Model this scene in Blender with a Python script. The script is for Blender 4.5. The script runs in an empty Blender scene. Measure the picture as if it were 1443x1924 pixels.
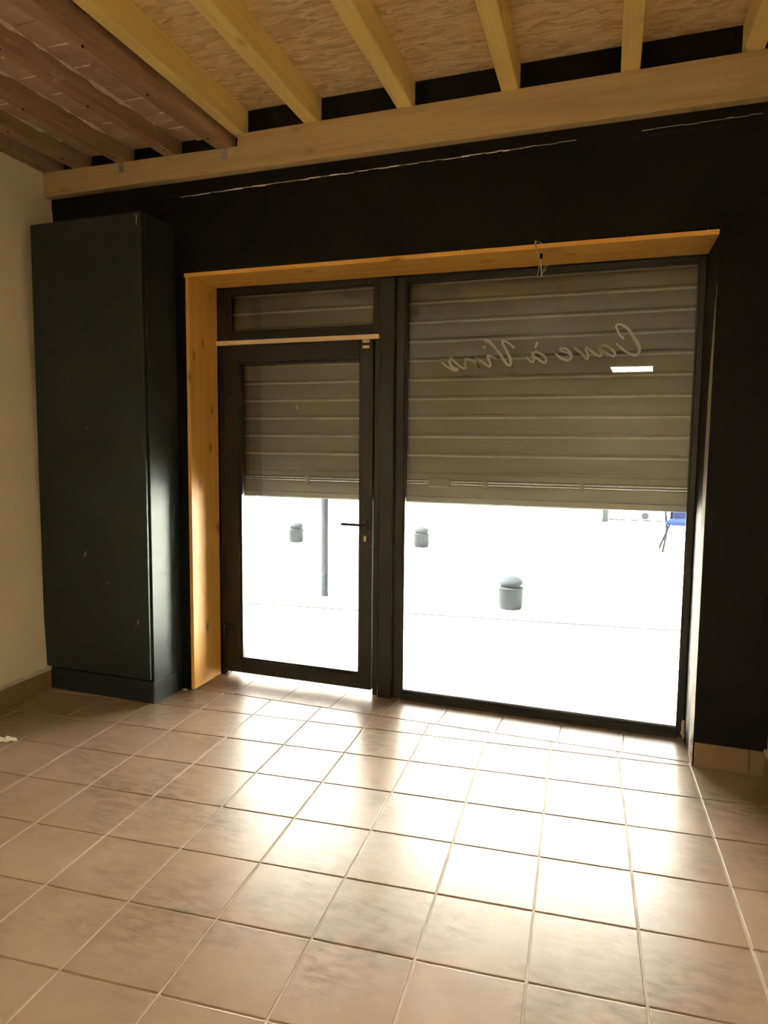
import bpy, bmesh, math, random
from mathutils import Vector, Matrix
random.seed(7)
R = math.radians
sc = bpy.context.scene
COL = sc.collection

# ------------------------------------------------------------------ camera, sky, sun, exposure
# world axes: X runs along the shop front, +Y goes out to the street, Z is up (metres)
CAM_POS = (2.6328, -3.6786, 1.5386)
CAM_RIGHT, CAM_UP, CAM_FWD = (0.93738, 0.34815, 0.01002), (-0.04196, 0.08433, 0.99555), (-0.34576, 0.93364, -0.09366)
cd = bpy.data.cameras.new('camera')
cam = bpy.data.objects.new('camera', cd); COL.objects.link(cam)
m = Matrix.Identity(4)
for i in range(3):
    m[i][0], m[i][1], m[i][2], m[i][3] = CAM_RIGHT[i], CAM_UP[i], -CAM_FWD[i], CAM_POS[i]
cam.matrix_world = m
cd.sensor_fit = 'VERTICAL'; cd.sensor_height = 36.0
cd.lens = 36.0 * 1349.35 / 1924.0
cd.clip_start = 0.05; cd.clip_end = 200
sc.camera = cam

SUN_EL, SUN_OFF = 62.0, 74.0     # high sun along the street, a little behind the building
wd = bpy.data.worlds.new('sky'); sc.world = wd; wd.use_nodes = True
nt = wd.node_tree; nt.nodes.clear()
sky = nt.nodes.new('ShaderNodeTexSky'); sky.sky_type = 'NISHITA'; sky.sun_disc = False
sky.sun_elevation = R(SUN_EL); sky.sun_rotation = R(180 + SUN_OFF); sky.altitude = 100; sky.dust_density = 2.5
bg = nt.nodes.new('ShaderNodeBackground'); bg.inputs['Strength'].default_value = 0.24
wo = nt.nodes.new('ShaderNodeOutputWorld')
hz = nt.nodes.new('ShaderNodeHueSaturation'); hz.inputs['Saturation'].default_value = 0.2   # hazy, whitish sky
wt = nt.nodes.new('ShaderNodeMix'); wt.data_type = 'RGBA'; wt.blend_type = 'MULTIPLY'; wt.inputs[0].default_value = 1.0; wt.inputs[7].default_value = (1.0, 0.955, 0.84, 1)
nt.links.new(sky.outputs[0], hz.inputs['Color']); nt.links.new(hz.outputs[0], wt.inputs[6]); nt.links.new(wt.outputs[2], bg.inputs[0]); nt.links.new(bg.outputs[0], wo.inputs[0])

sl = bpy.data.lights.new('sun', 'SUN'); sl.energy = 8.0; sl.angle = R(0.55); sl.color = (1.0, 0.94, 0.80)
so = bpy.data.objects.new('sun', sl); COL.objects.link(so)
sd = Vector((-math.sin(R(SUN_OFF)) * math.cos(R(SUN_EL)), -math.cos(R(SUN_OFF)) * math.cos(R(SUN_EL)), math.sin(R(SUN_EL))))
so.rotation_euler = sd.to_track_quat('Z', 'Y').to_euler(); so.location = sd * 20

sc.view_settings.view_transform = 'Standard'; sc.view_settings.look = 'None'
sc.view_settings.gamma = 1.0; sc.view_settings.use_curve_mapping = False
sc.view_settings.exposure = 5.0
sc.cycles.max_bounces = 14; sc.cycles.diffuse_bounces = 8; sc.cycles.glossy_bounces = 6
sc.cycles.transmission_bounces = 8; sc.cycles.transparent_max_bounces = 16
sc.cycles.caustics_reflective = False; sc.cycles.caustics_refractive = False
sc.cycles.sample_clamp_indirect = 4.0

# ------------------------------------------------------------------ materials
def mat(name):
    mt = bpy.data.materials.new(name); mt.use_nodes = True
    t = mt.node_tree; b = t.nodes['Principled BSDF']
    return mt, t, b
def ND(t, typ, **kw):
    n = t.nodes.new(typ)
    for k, v in kw.items():
        if hasattr(n, k): setattr(n, k, v)
        else: n.inputs[k.replace('_', ' ')].default_value = v
    return n
def ramp(t, src, stops):
    r = t.nodes.new('ShaderNodeValToRGB')
    e = r.color_ramp.elements
    while len(e) < len(stops): e.new(0.5)
    for q, (p, c) in zip(e, stops): q.position = p; q.color = (*c, 1) if len(c) == 3 else c
    t.links.new(src, r.inputs[0]); return r
def mixc(t, fac, a, b, mode='MIX'):
    n = t.nodes.new('ShaderNodeMix'); n.data_type = 'RGBA'; n.blend_type = mode
    for s, v in ((0, fac), (6, a), (7, b)):
        if hasattr(v, 'links'): t.links.new(v, n.inputs[s])
        elif isinstance(v, (int, float)): n.inputs[s].default_value = v
        else: n.inputs[s].default_value = (*v, 1)
    return n.outputs[2]
def coords(t, scale=(1, 1, 1), rot=(0, 0, 0), which='Object', offset=False):
    tc = t.nodes.new('ShaderNodeTexCoord'); mp = t.nodes.new('ShaderNodeMapping')
    mp.inputs['Scale'].default_value = scale; mp.inputs['Rotation'].default_value = rot
    if which == 'World':
        g = t.nodes.new('ShaderNodeNewGeometry'); t.links.new(g.outputs['Position'], mp.inputs[0])
    else: t.links.new(tc.outputs[which], mp.inputs[0])
    if offset:
        oi = t.nodes.new('ShaderNodeObjectInfo')
        cx = t.nodes.new('ShaderNodeVectorMath'); cx.operation = 'SCALE'
        cx.inputs[0].default_value = (13.1, 7.7, 5.3); t.links.new(oi.outputs['Random'], cx.inputs['Scale'])
        t.links.new(cx.outputs[0], mp.inputs['Location'])
    return mp.outputs[0]
def bump(t, b, h, strength, dist=0.002):
    n = t.nodes.new('ShaderNodeBump'); n.inputs['Strength'].default_value = strength; n.inputs['Distance'].default_value = dist
    t.links.new(h, n.inputs['Height']); t.links.new(n.outputs[0], b.inputs['Normal'])
def noise(t, vec, scale, detail=3, rough=0.5, dist=0.0):
    n = t.nodes.new('ShaderNodeTexNoise'); n.inputs['Scale'].default_value = scale; n.inputs['Detail'].default_value = detail
    n.inputs['Roughness'].default_value = rough; n.inputs['Distortion'].default_value = dist
    t.links.new(vec, n.inputs['Vector']); return n.outputs['Fac']

def plain(name, col, rough=0.5, metal=0.0, var=0.12, scale=6.0, spec=0.5, bmp=0.0):
    mt, t, b = mat(name)
    v = coords(t, offset=True); n = noise(t, v, scale, 4)
    lo = tuple(c * (1 - var) for c in col); hi = tuple(min(1, c * (1 + var)) for c in col)
    r = ramp(t, n, [(0.3, lo), (0.7, hi)]); t.links.new(r.outputs[0], b.inputs['Base Color'])
    b.inputs['Roughness'].default_value = rough; b.inputs['Metallic'].default_value = metal
    b.inputs['Specular IOR Level'].default_value = spec
    if bmp: bump(t, b, noise(t, v, scale * 12, 4), bmp, 0.003)
    return mt

def wood(name, dark, light, knot, rough=0.55, grain=14.0, knots=1.0, axis=0):
    # grain runs along the local X axis (axis=0) or local Z (axis=2)
    mt, t, b = mat(name)
    s = [1.0, 1.0, 1.0]; s[axis] = 0.07
    v = coords(t, tuple(s), offset=True)
    g = noise(t, v, grain, 5, 0.6, 1.2)
    g2 = noise(t, v, grain * 5, 3, 0.6)
    c = ramp(t, g, [(0.3, dark), (0.68, light)]).outputs[0]
    c = mixc(t, 0.25, c, ramp(t, g2, [(0.35, dark), (0.65, light)]).outputs[0], 'MIX')
    ks = [2.6, 2.6, 2.6]; ks[axis] = 1.25
    kv = coords(t, tuple(ks), offset=True)
    vo = t.nodes.new('ShaderNodeTexVoronoi'); vo.inputs['Scale'].default_value = 2.6; t.links.new(kv, vo.inputs['Vector'])
    kr = ramp(t, vo.outputs['Distance'], [(0.06, (knots,) * 3), (0.12, (0.3 * knots,) * 3), (0.20, (0, 0, 0))])
    c = mixc(t, kr.outputs[0], c, knot)
    t.links.new(c, b.inputs['Base Color']); b.inputs['Roughness'].default_value = rough
    b.inputs['Specular IOR Level'].default_value = 0.3
    bump(t, b, g2, 0.12, 0.001)
    return mt

M = {}
M['pine'] = wood('new_pine', (0.78, 0.58, 0.21), (0.91, 0.72, 0.31), (0.27, 0.13, 0.045), knots=0.75)
M['beam'] = wood('beam_pine', (0.42, 0.305, 0.155), (0.56, 0.415, 0.225), (0.26, 0.14, 0.06), knots=0.6)
M['reveal'] = wood('reveal_pine', (0.66, 0.34, 0.07), (0.84, 0.48, 0.12), (0.33, 0.12, 0.04), rough=0.42, knots=0.85)
M['reveal_v'] = wood('reveal_pine_upright', (0.66, 0.34, 0.07), (0.84, 0.48, 0.12), (0.33, 0.12, 0.04), rough=0.42, knots=0.85, axis=2)
M['batten'] = wood('pale_batten', (0.72, 0.55, 0.36), (0.84, 0.68, 0.48), (0.5, 0.33, 0.18), knots=0.2)
M['oldwood'] = wood('old_brown_wood', (0.16, 0.085, 0.045), (0.27, 0.155, 0.085), (0.06, 0.03, 0.015), rough=0.8, grain=18, knots=0.8)

def black_paint(name, base, var, rough, spec=0.35):
    mt, t, b = mat(name)
    v = coords(t, which='World')
    n = noise(t, v, 1.6, 5, 0.55); sp = noise(t, v, 95, 2, 0.5)
    c = ramp(t, n, [(0.3, base), (0.75, var)]).outputs[0]
    c = mixc(t, ramp(t, sp, [(0.78, (0, 0, 0)), (0.83, (0.5, 0.5, 0.5))]).outputs[0], c, (0.06, 0.055, 0.045))
    t.links.new(c, b.inputs['Base Color']); b.inputs['Roughness'].default_value = rough
    b.inputs['Specular IOR Level'].default_value = spec
    bump(t, b, noise(t, v, 60, 5, 0.6), 0.25, 0.002)
    return mt
M['blackwall'] = black_paint('black_wall_paint', (0.0022, 0.0021, 0.0017), (0.005, 0.0047, 0.0038), 0.6, 0.2)
M['cabinet'] = black_paint('anthracite_cabinet_paint', (0.014, 0.0175, 0.0185), (0.021, 0.0265, 0.028), 0.38, 0.42)
M['cabinet'].node_tree.nodes['Principled BSDF'].inputs['Specular Tint'].default_value = (0.80, 0.97, 1.0, 1)  # bluish tint puts the sky's colour into the cabinet reflections
M['alu'] = plain('dark_brown_aluminium', (0.014, 0.0126, 0.0108), 0.42, 0.0, 0.15, 3.0)
M['alu_dark'] = plain('black_rubber_seal', (0.012, 0.012, 0.012), 0.6)
M['handle'] = plain('dark_handle_metal', (0.06, 0.055, 0.052), 0.35, 0.6)
M['brass'] = plain('brass', (0.62, 0.50, 0.28), 0.35, 0.8)
M['steel'] = plain('galvanised_strap', (0.40, 0.39, 0.37), 0.45, 0.5, 0.2, 30)
M['cream'] = plain('cream_wall_plaster', (0.80, 0.73, 0.57), 0.85, 0, 0.05, 1.5, 0.3, 0.12)
M['ceilwhite'] = plain('white_ceiling_board', (0.62, 0.57, 0.48), 0.9, 0, 0.05, 2.0, 0.2)
M['plaster'] = plain('rough_pale_plaster', (0.72, 0.69, 0.62), 0.9, 0, 0.12, 14, 0.2, 0.5)
M['bareplaster'] = plain('bare_grey_plaster', (0.40, 0.39, 0.36), 0.9, 0, 0.15, 14, 0.2, 0.4)
M['mortar'] = plain('pale_mortar', (0.70, 0.60, 0.47), 0.95, 0, 0.25, 25, 0.2, 0.6)
M['darkvoid'] = plain('dark_old_boards', (0.04, 0.03, 0.022), 0.9, 0, 0.2, 8, 0.2)
M['grout'] = plain('grey_beige_grout', (0.47, 0.40, 0.31), 0.7, 0, 0.18, 9, 0.4, 0.3)
M['skirt'] = plain('tan_tile_skirting', (0.25, 0.17, 0.085), 0.45, 0, 0.12, 4)
M['skirtcap'] = plain('pale_skirting_joint', (0.62, 0.55, 0.44), 0.7, 0, 0.1, 9)
M['cable'] = plain('grey_cable_sheath', (0.42, 0.38, 0.32), 0.5, 0, 0.1, 30)
M['wire_b'] = plain('pale_wire', (0.62, 0.55, 0.42), 0.5, 0, 0.1, 30)
M['chip'] = plain('bare_pale_paint_chip', (0.50, 0.42, 0.30), 0.8, 0, 0.2, 60)
M['white'] = plain('white_plastic', (0.75, 0.74, 0.70), 0.4, 0, 0.04, 5)
M['sensor'] = plain('beige_plastic', (0.62, 0.46, 0.30), 0.5, 0, 0.06, 20)
M['iron'] = plain('dark_street_iron', (0.0026, 0.0040, 0.0060), 0.9, 0.0, 0.35, 14, 0.10)
M['stonewhite'] = plain('white_stone', (0.78, 0.77, 0.73), 0.8, 0, 0.05, 3)
M['housewall'] = plain('white_render', (0.80, 0.79, 0.75), 0.9, 0, 0.04, 2)
M['blue'] = plain('blue_seat_fabric', (0.0012, 0.0040, 0.016), 0.95, 0, 0.2, 30, 0.02)
M['chairmetal'] = plain('dark_chair_metal', (0.0015, 0.0024, 0.003), 0.9, 0, 0.2, 30, 0.02)
M['leaf'] = plain('bright_green_leaf', (0.03, 0.09, 0.02), 0.6, 0, 0.2, 20)
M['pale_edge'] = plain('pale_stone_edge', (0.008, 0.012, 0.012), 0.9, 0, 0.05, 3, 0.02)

def tile_mat():
    mt, t, b = mat('sandy_terracotta_floor_tile')
    oi = t.nodes.new('ShaderNodeObjectInfo')
    v = coords(t, which='World'); vl = coords(t, offset=True)
    n1 = noise(t, vl, 5.0, 5, 0.6, 0.6)
    c = ramp(t, n1, [(0.25, (0.265, 0.181, 0.122)), (0.55, (0.316, 0.222, 0.154)), (0.8, (0.356, 0.254, 0.182))]).outputs[0]
    c = mixc(t, 0.35, c, ramp(t, oi.outputs['Random'], [(0, (0.273, 0.187, 0.124)), (0.5, (0.316, 0.222, 0.154)), (1, (0.342, 0.239, 0.169))]).outputs[0])
    # dusty smears and dark scuffs that lie where feet dragged them
    vs = coords(t, (1.0, 2.8, 1), (0, 0, R(35)), 'World')
    big = ramp(t, noise(t, v, 2.1, 2, 0.5), [(0.38, (0, 0, 0)), (0.62, (1, 1, 1))]).outputs[0]
    fine = ramp(t, noise(t, vs, 11, 4, 0.62, 0.4), [(0.40, (0, 0, 0)), (0.68, (0.85, 0.85, 0.85))]).outputs[0]
    c = mixc(t, mixc(t, 1.0, big, fine, 'MULTIPLY'), c, (0.135, 0.090, 0.056))
    du = ramp(t, noise(t, coords(t, (2.2, 1, 1), (0, 0, R(-20)), 'World'), 3.0, 4, 0.6, 0.5), [(0.45, (0, 0, 0)), (0.8, (0.35, 0.35, 0.35))]).outputs[0]
    c = mixc(t, du, c, (0.364, 0.286, 0.221))
    c = mixc(t, ramp(t, noise(t, vs, 60, 3, 0.6), [(0.62, (0, 0, 0)), (0.78, (0.35, 0.35, 0.35))]).outputs[0], c, (0.158, 0.105, 0.068))
    t.links.new(c, b.inputs['Base Color'])
    rr = ramp(t, noise(t, v, 7, 5, 0.65, 0.8), [(0.3, (0.285,) * 3), (0.75, (0.40,) * 3)])
    t.links.new(rr.outputs[0], b.inputs['Roughness'])
    b.inputs['Specular IOR Level'].default_value = 0.40
    h = noise(t, vl, 16, 6, 0.65, 1.5)
    bump(t, b, h, 0.14, 0.004)
    return mt
M['tile'] = tile_mat()

def osb_mat():
    mt, t, b = mat('osb_strand_board')
    base = None
    wv = coords(t, (1, 1, 1))
    nz = t.nodes.new('ShaderNodeTexNoise'); nz.inputs['Scale'].default_value = 7.0; nz.inputs['Detail'].default_value = 3
    t.links.new(wv, nz.inputs['Vector'])
    pal = [(0.0, (0.57, 0.40, 0.215)), (0.25, (0.70, 0.51, 0.285)), (0.7, (0.79, 0.60, 0.355)), (1.0, (0.86, 0.68, 0.44))]
    hts = None
    for k, (ang, sx, sy) in enumerate(((12, 12, 50), (-28, 14, 58), (47, 13, 54))):
        ad = t.nodes.new('ShaderNodeVectorMath'); ad.operation = 'MULTIPLY_ADD'
        t.links.new(nz.outputs['Color'], ad.inputs[0]); ad.inputs[1].default_value = (0.06, 0.06, 0); t.links.new(wv, ad.inputs[2])
        mp = t.nodes.new('ShaderNodeMapping'); mp.inputs['Rotation'].default_value = (0, 0, R(ang)); mp.inputs['Scale'].default_value = (sx, sy, 1)
        t.links.new(ad.outputs[0], mp.inputs[0])
        vo = t.nodes.new('ShaderNodeTexVoronoi'); vo.inputs['Scale'].default_value = 1.0; vo.voronoi_dimensions = '2D'
        t.links.new(mp.outputs[0], vo.inputs['Vector'])
        sp = t.nodes.new('ShaderNodeSeparateColor'); t.links.new(vo.outputs['Color'], sp.inputs[0])
        col = ramp(t, sp.outputs[0], pal).outputs[0]
        if base is None: base = col; hts = sp.outputs[1]
        else:
            msk = ramp(t, sp.outputs[2], [(0.5, (0, 0, 0)), (0.55, (1, 1, 1))]).outputs[0]
            base = mixc(t, msk, base, col)
    dk = noise(t, coords(t, (9, 40, 1), (0, 0, R(20))), 1.6, 2)
    base = mixc(t, ramp(t, dk, [(0.64, (0, 0, 0)), (0.72, (0.7, 0.7, 0.7))]).outputs[0], base, (0.24, 0.13, 0.055))
    t.links.new(base, b.inputs['Base Color']); b.inputs['Roughness'].default_value = 0.65
    b.inputs['Specular IOR Level'].default_value = 0.3
    bump(t, b, hts, 0.2, 0.002)
    return mt
M['osb'] = osb_mat()

def clay_mat():
    mt, t, b = mat('old_mauve_clay_tile')
    v = coords(t, which='World')
    c = ramp(t, noise(t, v, 6, 5, 0.6), [(0.3, (0.38, 0.26, 0.185)), (0.7, (0.52, 0.375, 0.28))]).outputs[0]
    sm = noise(t, coords(t, (1, 3, 1), (0, 0, R(30)), 'World'), 5, 6, 0.7, 1.0)
    c = mixc(t, ramp(t, sm, [(0.57, (0, 0, 0)), (0.70, (0.7, 0.7, 0.7))]).outputs[0], c, (0.64, 0.52, 0.40))
    t.links.new(c, b.inputs['Base Color']); b.inputs['Roughness'].default_value = 0.85
    b.inputs['Specular IOR Level'].default_value = 0.2
    return mt
M['clay'] = clay_mat()

def old_joist_mat():
    mt, t, b = mat('old_smeared_joist')
    v = coords(t, (0.07, 1, 1), offset=True); g = noise(t, v, 18, 5, 0.6, 1.0)
    c = ramp(t, g, [(0.3, (0.28, 0.175, 0.105)), (0.7, (0.44, 0.295, 0.195))]).outputs[0]
    s = noise(t, coords(t, (1, 2, 2), (0, 0, 0), 'World'), 8, 6, 0.7, 1.0)
    c = mixc(t, ramp(t, s, [(0.60, (0, 0, 0)), (0.70, (0.6, 0.6, 0.6))]).outputs[0], c, (0.60, 0.47, 0.35))
    t.links.new(c, b.inputs['Base Color']); b.inputs['Roughness'].default_value = 0.85; b.inputs['Specular IOR Level'].default_value = 0.2
    bump(t, b, g, 0.3, 0.003)
    return mt
M['oldjoist'] = old_joist_mat()

def shutter_mat():
    mt, t, b = mat('dull_galvanised_slat')
    v = coords(t, (0.25, 1, 3), offset=True); n = noise(t, v, 5, 5, 0.6)
    c = ramp(t, n, [(0.3, (0.165, 0.147, 0.112)), (0.7, (0.225, 0.202, 0.158))]).outputs[0]
    t.links.new(c, b.inputs['Base Color']); b.inputs['Roughness'].default_value = 0.5; b.inputs['Metallic'].default_value = 0.0
    return mt
M['slat'] = shutter_mat()
M['slat_edge'] = plain('slat_edge_highlight', (0.44, 0.40, 0.32), 0.4, 0.0, 0.15, 9)  # paler colour paints the highlight line along each slat lip

def glass_mat():
    # thin dusty pane: clear, with Fresnel mirror and a trace of dust that catches the daylight
    mt = bpy.data.materials.new('dusty_window_glass'); mt.use_nodes = True
    t = mt.node_tree; t.nodes.clear()
    o = t.nodes.new('ShaderNodeOutputMaterial')
    tr = t.nodes.new('ShaderNodeBsdfTransparent'); tr.inputs[0].default_value = (0.965, 0.975, 0.965, 1)
    gl = t.nodes.new('ShaderNodeBsdfGlossy'); gl.inputs['Roughness'].default_value = 0.0
    fr = t.nodes.new('ShaderNodeFresnel'); fr.inputs['IOR'].default_value = 1.5
    m1 = t.nodes.new('ShaderNodeMixShader'); t.links.new(fr.outputs[0], m1.inputs[0])
    df = t.nodes.new('ShaderNodeBsdfTranslucent'); df.inputs[0].default_value = (0.8, 0.8, 0.78, 1)
    m0 = t.nodes.new('ShaderNodeMixShader')
    v = coords(t, which='World')
    d = ramp(t, noise(t, v, 40, 4, 0.7), [(0.45, (0.0004,) * 3), (0.8, (0.0045,) * 3)])
    t.links.new(d.outputs[0], m0.inputs[0]); t.links.new(tr.outputs[0], m0.inputs[1]); t.links.new(df.outputs[0], m0.inputs[2])
    t.links.new(m0.outputs[0], m1.inputs[1]); t.links.new(gl.outputs[0], m1.inputs[2])
    t.links.new(m1.outputs[0], o.inputs[0])
    return mt
M['glass'] = glass_mat()

def vinyl_mat():
    mt, t, b = mat('frosted_vinyl')
    b.inputs['Base Color'].default_value = (0.82, 0.76, 0.66, 1); b.inputs['Roughness'].default_value = 0.8
    b.inputs['Specular IOR Level'].default_value = 0.1
    tl = t.nodes.new('ShaderNodeBsdfTranslucent'); tl.inputs[0].default_value = (0.8, 0.75, 0.66, 1)
    mx = t.nodes.new('ShaderNodeMixShader'); mx.inputs[0].default_value = 0.4
    o = t.nodes['Material Output']
    t.links.new(b.outputs[0], mx.inputs[1]); t.links.new(tl.outputs[0], mx.inputs[2]); t.links.new(mx.outputs[0], o.inputs[0])
    return mt
M['vinyl'] = vinyl_mat()

def lamp_mat():
    mt, t, b = mat('lit_lamp_diffuser')
    b.inputs['Base Color'].default_value = (0.9, 0.88, 0.8, 1)
    b.inputs['Emission Color'].default_value = (1.0, 0.93, 0.68, 1)
    b.inputs['Emission Strength'].default_value = 2.4
    return mt
M['lamp'] = lamp_mat()

def asphalt_mat(name, lo, hi, sp):
    mt, t, b = mat(name)
    v = coords(t, which='World')
    c = ramp(t, noise(t, v, 1.2, 4), [(0.3, lo), (0.7, hi)]).outputs[0]
    s = ramp(t, noise(t, v, 18, 3, 0.7), [(0.63, (0, 0, 0)), (0.68, (sp,) * 3)])
    c = mixc(t, s.outputs[0], c, (0.008, 0.008, 0.008))
    t.links.new(c, b.inputs['Base Color']); b.inputs['Roughness'].default_value = 0.95; b.inputs['Specular IOR Level'].default_value = 0.03
    return mt
M['asphalt'] = asphalt_mat('pale_worn_asphalt', (0.34, 0.335, 0.32), (0.40, 0.395, 0.38), 0.97)
M['paving'] = asphalt_mat('pale_street_paving', (0.50, 0.49, 0.46), (0.58, 0.57, 0.54), 0.25)
M['kerb'] = asphalt_mat('dark_joint', (0.004, 0.004, 0.004), (0.007, 0.007, 0.007), 0.0)

# ------------------------------------------------------------------ mesh helpers
def finish(name, bm, material, parent=None, loc=(0, 0, 0), rot=(0, 0, 0), smooth=False):
    me = bpy.data.meshes.new(name)
    bmesh.ops.recalc_face_normals(bm, faces=bm.faces)
    bm.to_mesh(me); bm.free()
    for mm in (material if isinstance(material, (list, tuple)) else [material]): me.materials.append(mm)
    if smooth:
        for f in me.polygons: f.use_smooth = True
        me.set_sharp_from_angle(angle=R(40))
    return link(name, me, parent, loc, rot)
def link(name, me, parent=None, loc=(0, 0, 0), rot=(0, 0, 0)):
    o = bpy.data.objects.new(name, me); COL.objects.link(o)
    o.location = loc; o.rotation_euler = rot
    if parent: o.parent = parent
    return o
def empty(name, loc=(0, 0, 0), rot=(0, 0, 0)):
    o = bpy.data.objects.new(name, None); COL.objects.link(o); o.location = loc; o.rotation_euler = rot
    o.empty_display_size = 0.1
    return o
def tag(o, label=None, cat=None, group=None, kind=None):
    if label: o['label'] = label
    if cat: o['category'] = cat
    if group: o['group'] = group
    if kind: o['kind'] = kind
    return o
def add_box(bm, lo, hi, bev=0.0):
    x0, y0, z0 = lo; x1, y1, z1 = hi
    v = [bm.verts.new(p) for p in ((x0,y0,z0),(x1,y0,z0),(x1,y1,z0),(x0,y1,z0),(x0,y0,z1),(x1,y0,z1),(x1,y1,z1),(x0,y1,z1))]
    fs = [bm.faces.new([v[i] for i in q]) for q in ((0,3,2,1),(4,5,6,7),(0,1,5,4),(1,2,6,5),(2,3,7,6),(3,0,4,7))]
    if bev:
        es = list({e for f in fs for e in f.edges})
        bmesh.ops.bevel(bm, geom=es, offset=bev, segments=1, affect='EDGES', profile=0.5)
    return bm
def box(name, lo, hi, material, parent=None, bev=0.0, kind=None, label=None, cat=None, origin=None):
    """a box in world coordinates; origin of the object at the middle of its base"""
    o3 = origin or ((lo[0] + hi[0]) / 2, (lo[1] + hi[1]) / 2, lo[2])
    bm = bmesh.new()
    add_box(bm, [a - b for a, b in zip(lo, o3)], [a - b for a, b in zip(hi, o3)], bev)
    loc = o3
    if parent: loc = tuple(a - b for a, b in zip(o3, parent.location))
    o = finish(name, bm, material, parent, loc)
    return tag(o, label, cat, None, kind)
def add_prism(bm, poly, z0, z1):
    """poly: list of (x, y) counter-clockwise, extruded in z"""
    a = [bm.verts.new((x, y, z0)) for x, y in poly]; b = [bm.verts.new((x, y, z1)) for x, y in poly]
    n = len(poly)
    bm.faces.new(a[::-1]); top = bm.faces.new(b)
    for i in range(n): bm.faces.new([a[i], a[(i + 1) % n], b[(i + 1) % n], b[i]])
    return top
def add_xz(bm, poly, y0, y1):
    a = [bm.verts.new((x, y0, z)) for x, z in poly]; b = [bm.verts.new((x, y1, z)) for x, z in poly]
    n = len(poly)
    bm.faces.new(a); bm.faces.new(b[::-1])
    for i in range(n): bm.faces.new([a[i], b[i], b[(i + 1) % n], a[(i + 1) % n]])
def catmull(pts, n=5):
    P = [Vector(p) for p in pts]; out = []
    for i in range(len(P) - 1):
        p0 = P[max(i - 1, 0)]; p1 = P[i]; p2 = P[i + 1]; p3 = P[min(i + 2, len(P) - 1)]
        for k in range(n):
            s = k / n
            out.append(0.5 * ((2 * p1) + (p2 - p0) * s + (2 * p0 - 5 * p1 + 4 * p2 - p3) * s * s + (3 * p1 - p0 - 3 * p2 + p3) * s ** 3))
    out.append(P[-1]); return out
def add_tube(bm, pts, r, n=8, rs=None):
    P = [Vector(p) for p in pts]; rings = []
    up = Vector((0.13, 0.37, 0.92))
    for i, p in enumerate(P):
        d = (P[min(i + 1, len(P) - 1)] - P[max(i - 1, 0)]).normalized()
        a = d.cross(up)
        if a.length < 1e-3: a = d.cross(Vector((1, 0, 0)))
        a.normalize(); b = d.cross(a)
        rr = rs[i] if rs else r
        rings.append([bm.verts.new(p + (a * math.cos(2 * math.pi * k / n) + b * math.sin(2 * math.pi * k / n)) * rr) for k in range(n)])
    for q, w in zip(rings, rings[1:]):
        for k in range(n): bm.faces.new([q[k], q[(k + 1) % n], w[(k + 1) % n], w[k]])
    bm.faces.new(rings[0][::-1]); bm.faces.new(rings[-1])
def add_lathe(bm, prof, c=(0, 0, 0), n=24):
    rings = []
    for r, z in prof:
        if r < 1e-5: rings.append([bm.verts.new((c[0], c[1], c[2] + z))])
        else: rings.append([bm.verts.new((c[0] + r * math.cos(2 * math.pi * k / n), c[1] + r * math.sin(2 * math.pi * k / n), c[2] + z)) for k in range(n)])
    for q, w in zip(rings, rings[1:]):
        for k in range(n):
            f = [q[k % len(q)], q[(k + 1) % len(q)], w[(k + 1) % len(w)], w[k % len(w)]]
            f = list(dict.fromkeys(f))
            if len(f) > 2: bm.faces.new(f)
    for ring, rev in ((rings[0], True), (rings[-1], False)):
        if len(ring) > 2: bm.faces.new(ring[::-1] if rev else ring)
def lump(name, c, size, material, parent=None, seed=0, sub=2):
    rnd = random.Random(seed); bm = bmesh.new()
    bmesh.ops.create_icosphere(bm, subdivisions=sub, radius=1.0)
    for v in bm.verts:
        k = 1 + rnd.uniform(-0.28, 0.28); v.co = Vector((v.co.x * size[0] * k, v.co.y * size[1] * k, v.co.z * size[2] * k))
    loc = c if not parent else tuple(a - b for a, b in zip(c, parent.location))
    return finish(name, bm, material, parent, loc)

# ------------------------------------------------------------------ floor
TO = Vector((-0.0882, -0.2786)); E1 = Vector((0.3287, 0.0291)); E2 = Vector((-0.0291, 0.3287))
TROT = math.atan2(E1.y, E1.x)
def left_x(y): return -0.872 - 0.080 * y
def right_x(y): return 3.200 - 0.080 * y
YB = -8.0
floor = box('floor', (-1.3, YB - 0.2, -0.12), (4.3, 0.40, -0.004), M['grout'], kind='structure',
            label='square sandy terracotta floor tiles with pale grout in shop', origin=(0, 0, 0))
def clip(poly, a, b, c):
    """keep a*x+b*y<=c"""
    out = []
    for i in range(len(poly)):
        p, q = poly[i], poly[(i + 1) % len(poly)]
        dp, dq = a * p[0] + b * p[1] - c, a * q[0] + b * q[1] - c
        if dp <= 0: out.append(p)
        if (dp < 0 < dq) or (dq < 0 < dp):
            s = dp / (dp - dq); out.append((p[0] + (q[0] - p[0]) * s, p[1] + (q[1] - p[1]) * s))
    return out
G = 0.0042          # half the joint width
def tile_mesh(poly, name='tile'):
    bm = bmesh.new(); top = add_prism(bm, poly, -0.012, 0.0)
    es = list(top.edges)
    bmesh.ops.bevel(bm, geom=es, offset=0.0022, segments=2, affect='EDGES', profile=0.6)
    me = bpy.data.meshes.new(name); bmesh.ops.recalc_face_normals(bm, faces=bm.faces); bm.to_mesh(me); bm.free()
    me.materials.append(M['tile']); return me
s0 = E1.length
full = tile_mesh([(-s0/2+G, -s0/2+G), (s0/2-G, -s0/2+G), (s0/2-G, s0/2-G), (-s0/2+G, s0/2-G)])
cr, sr = math.cos(TROT), math.sin(TROT)
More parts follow.
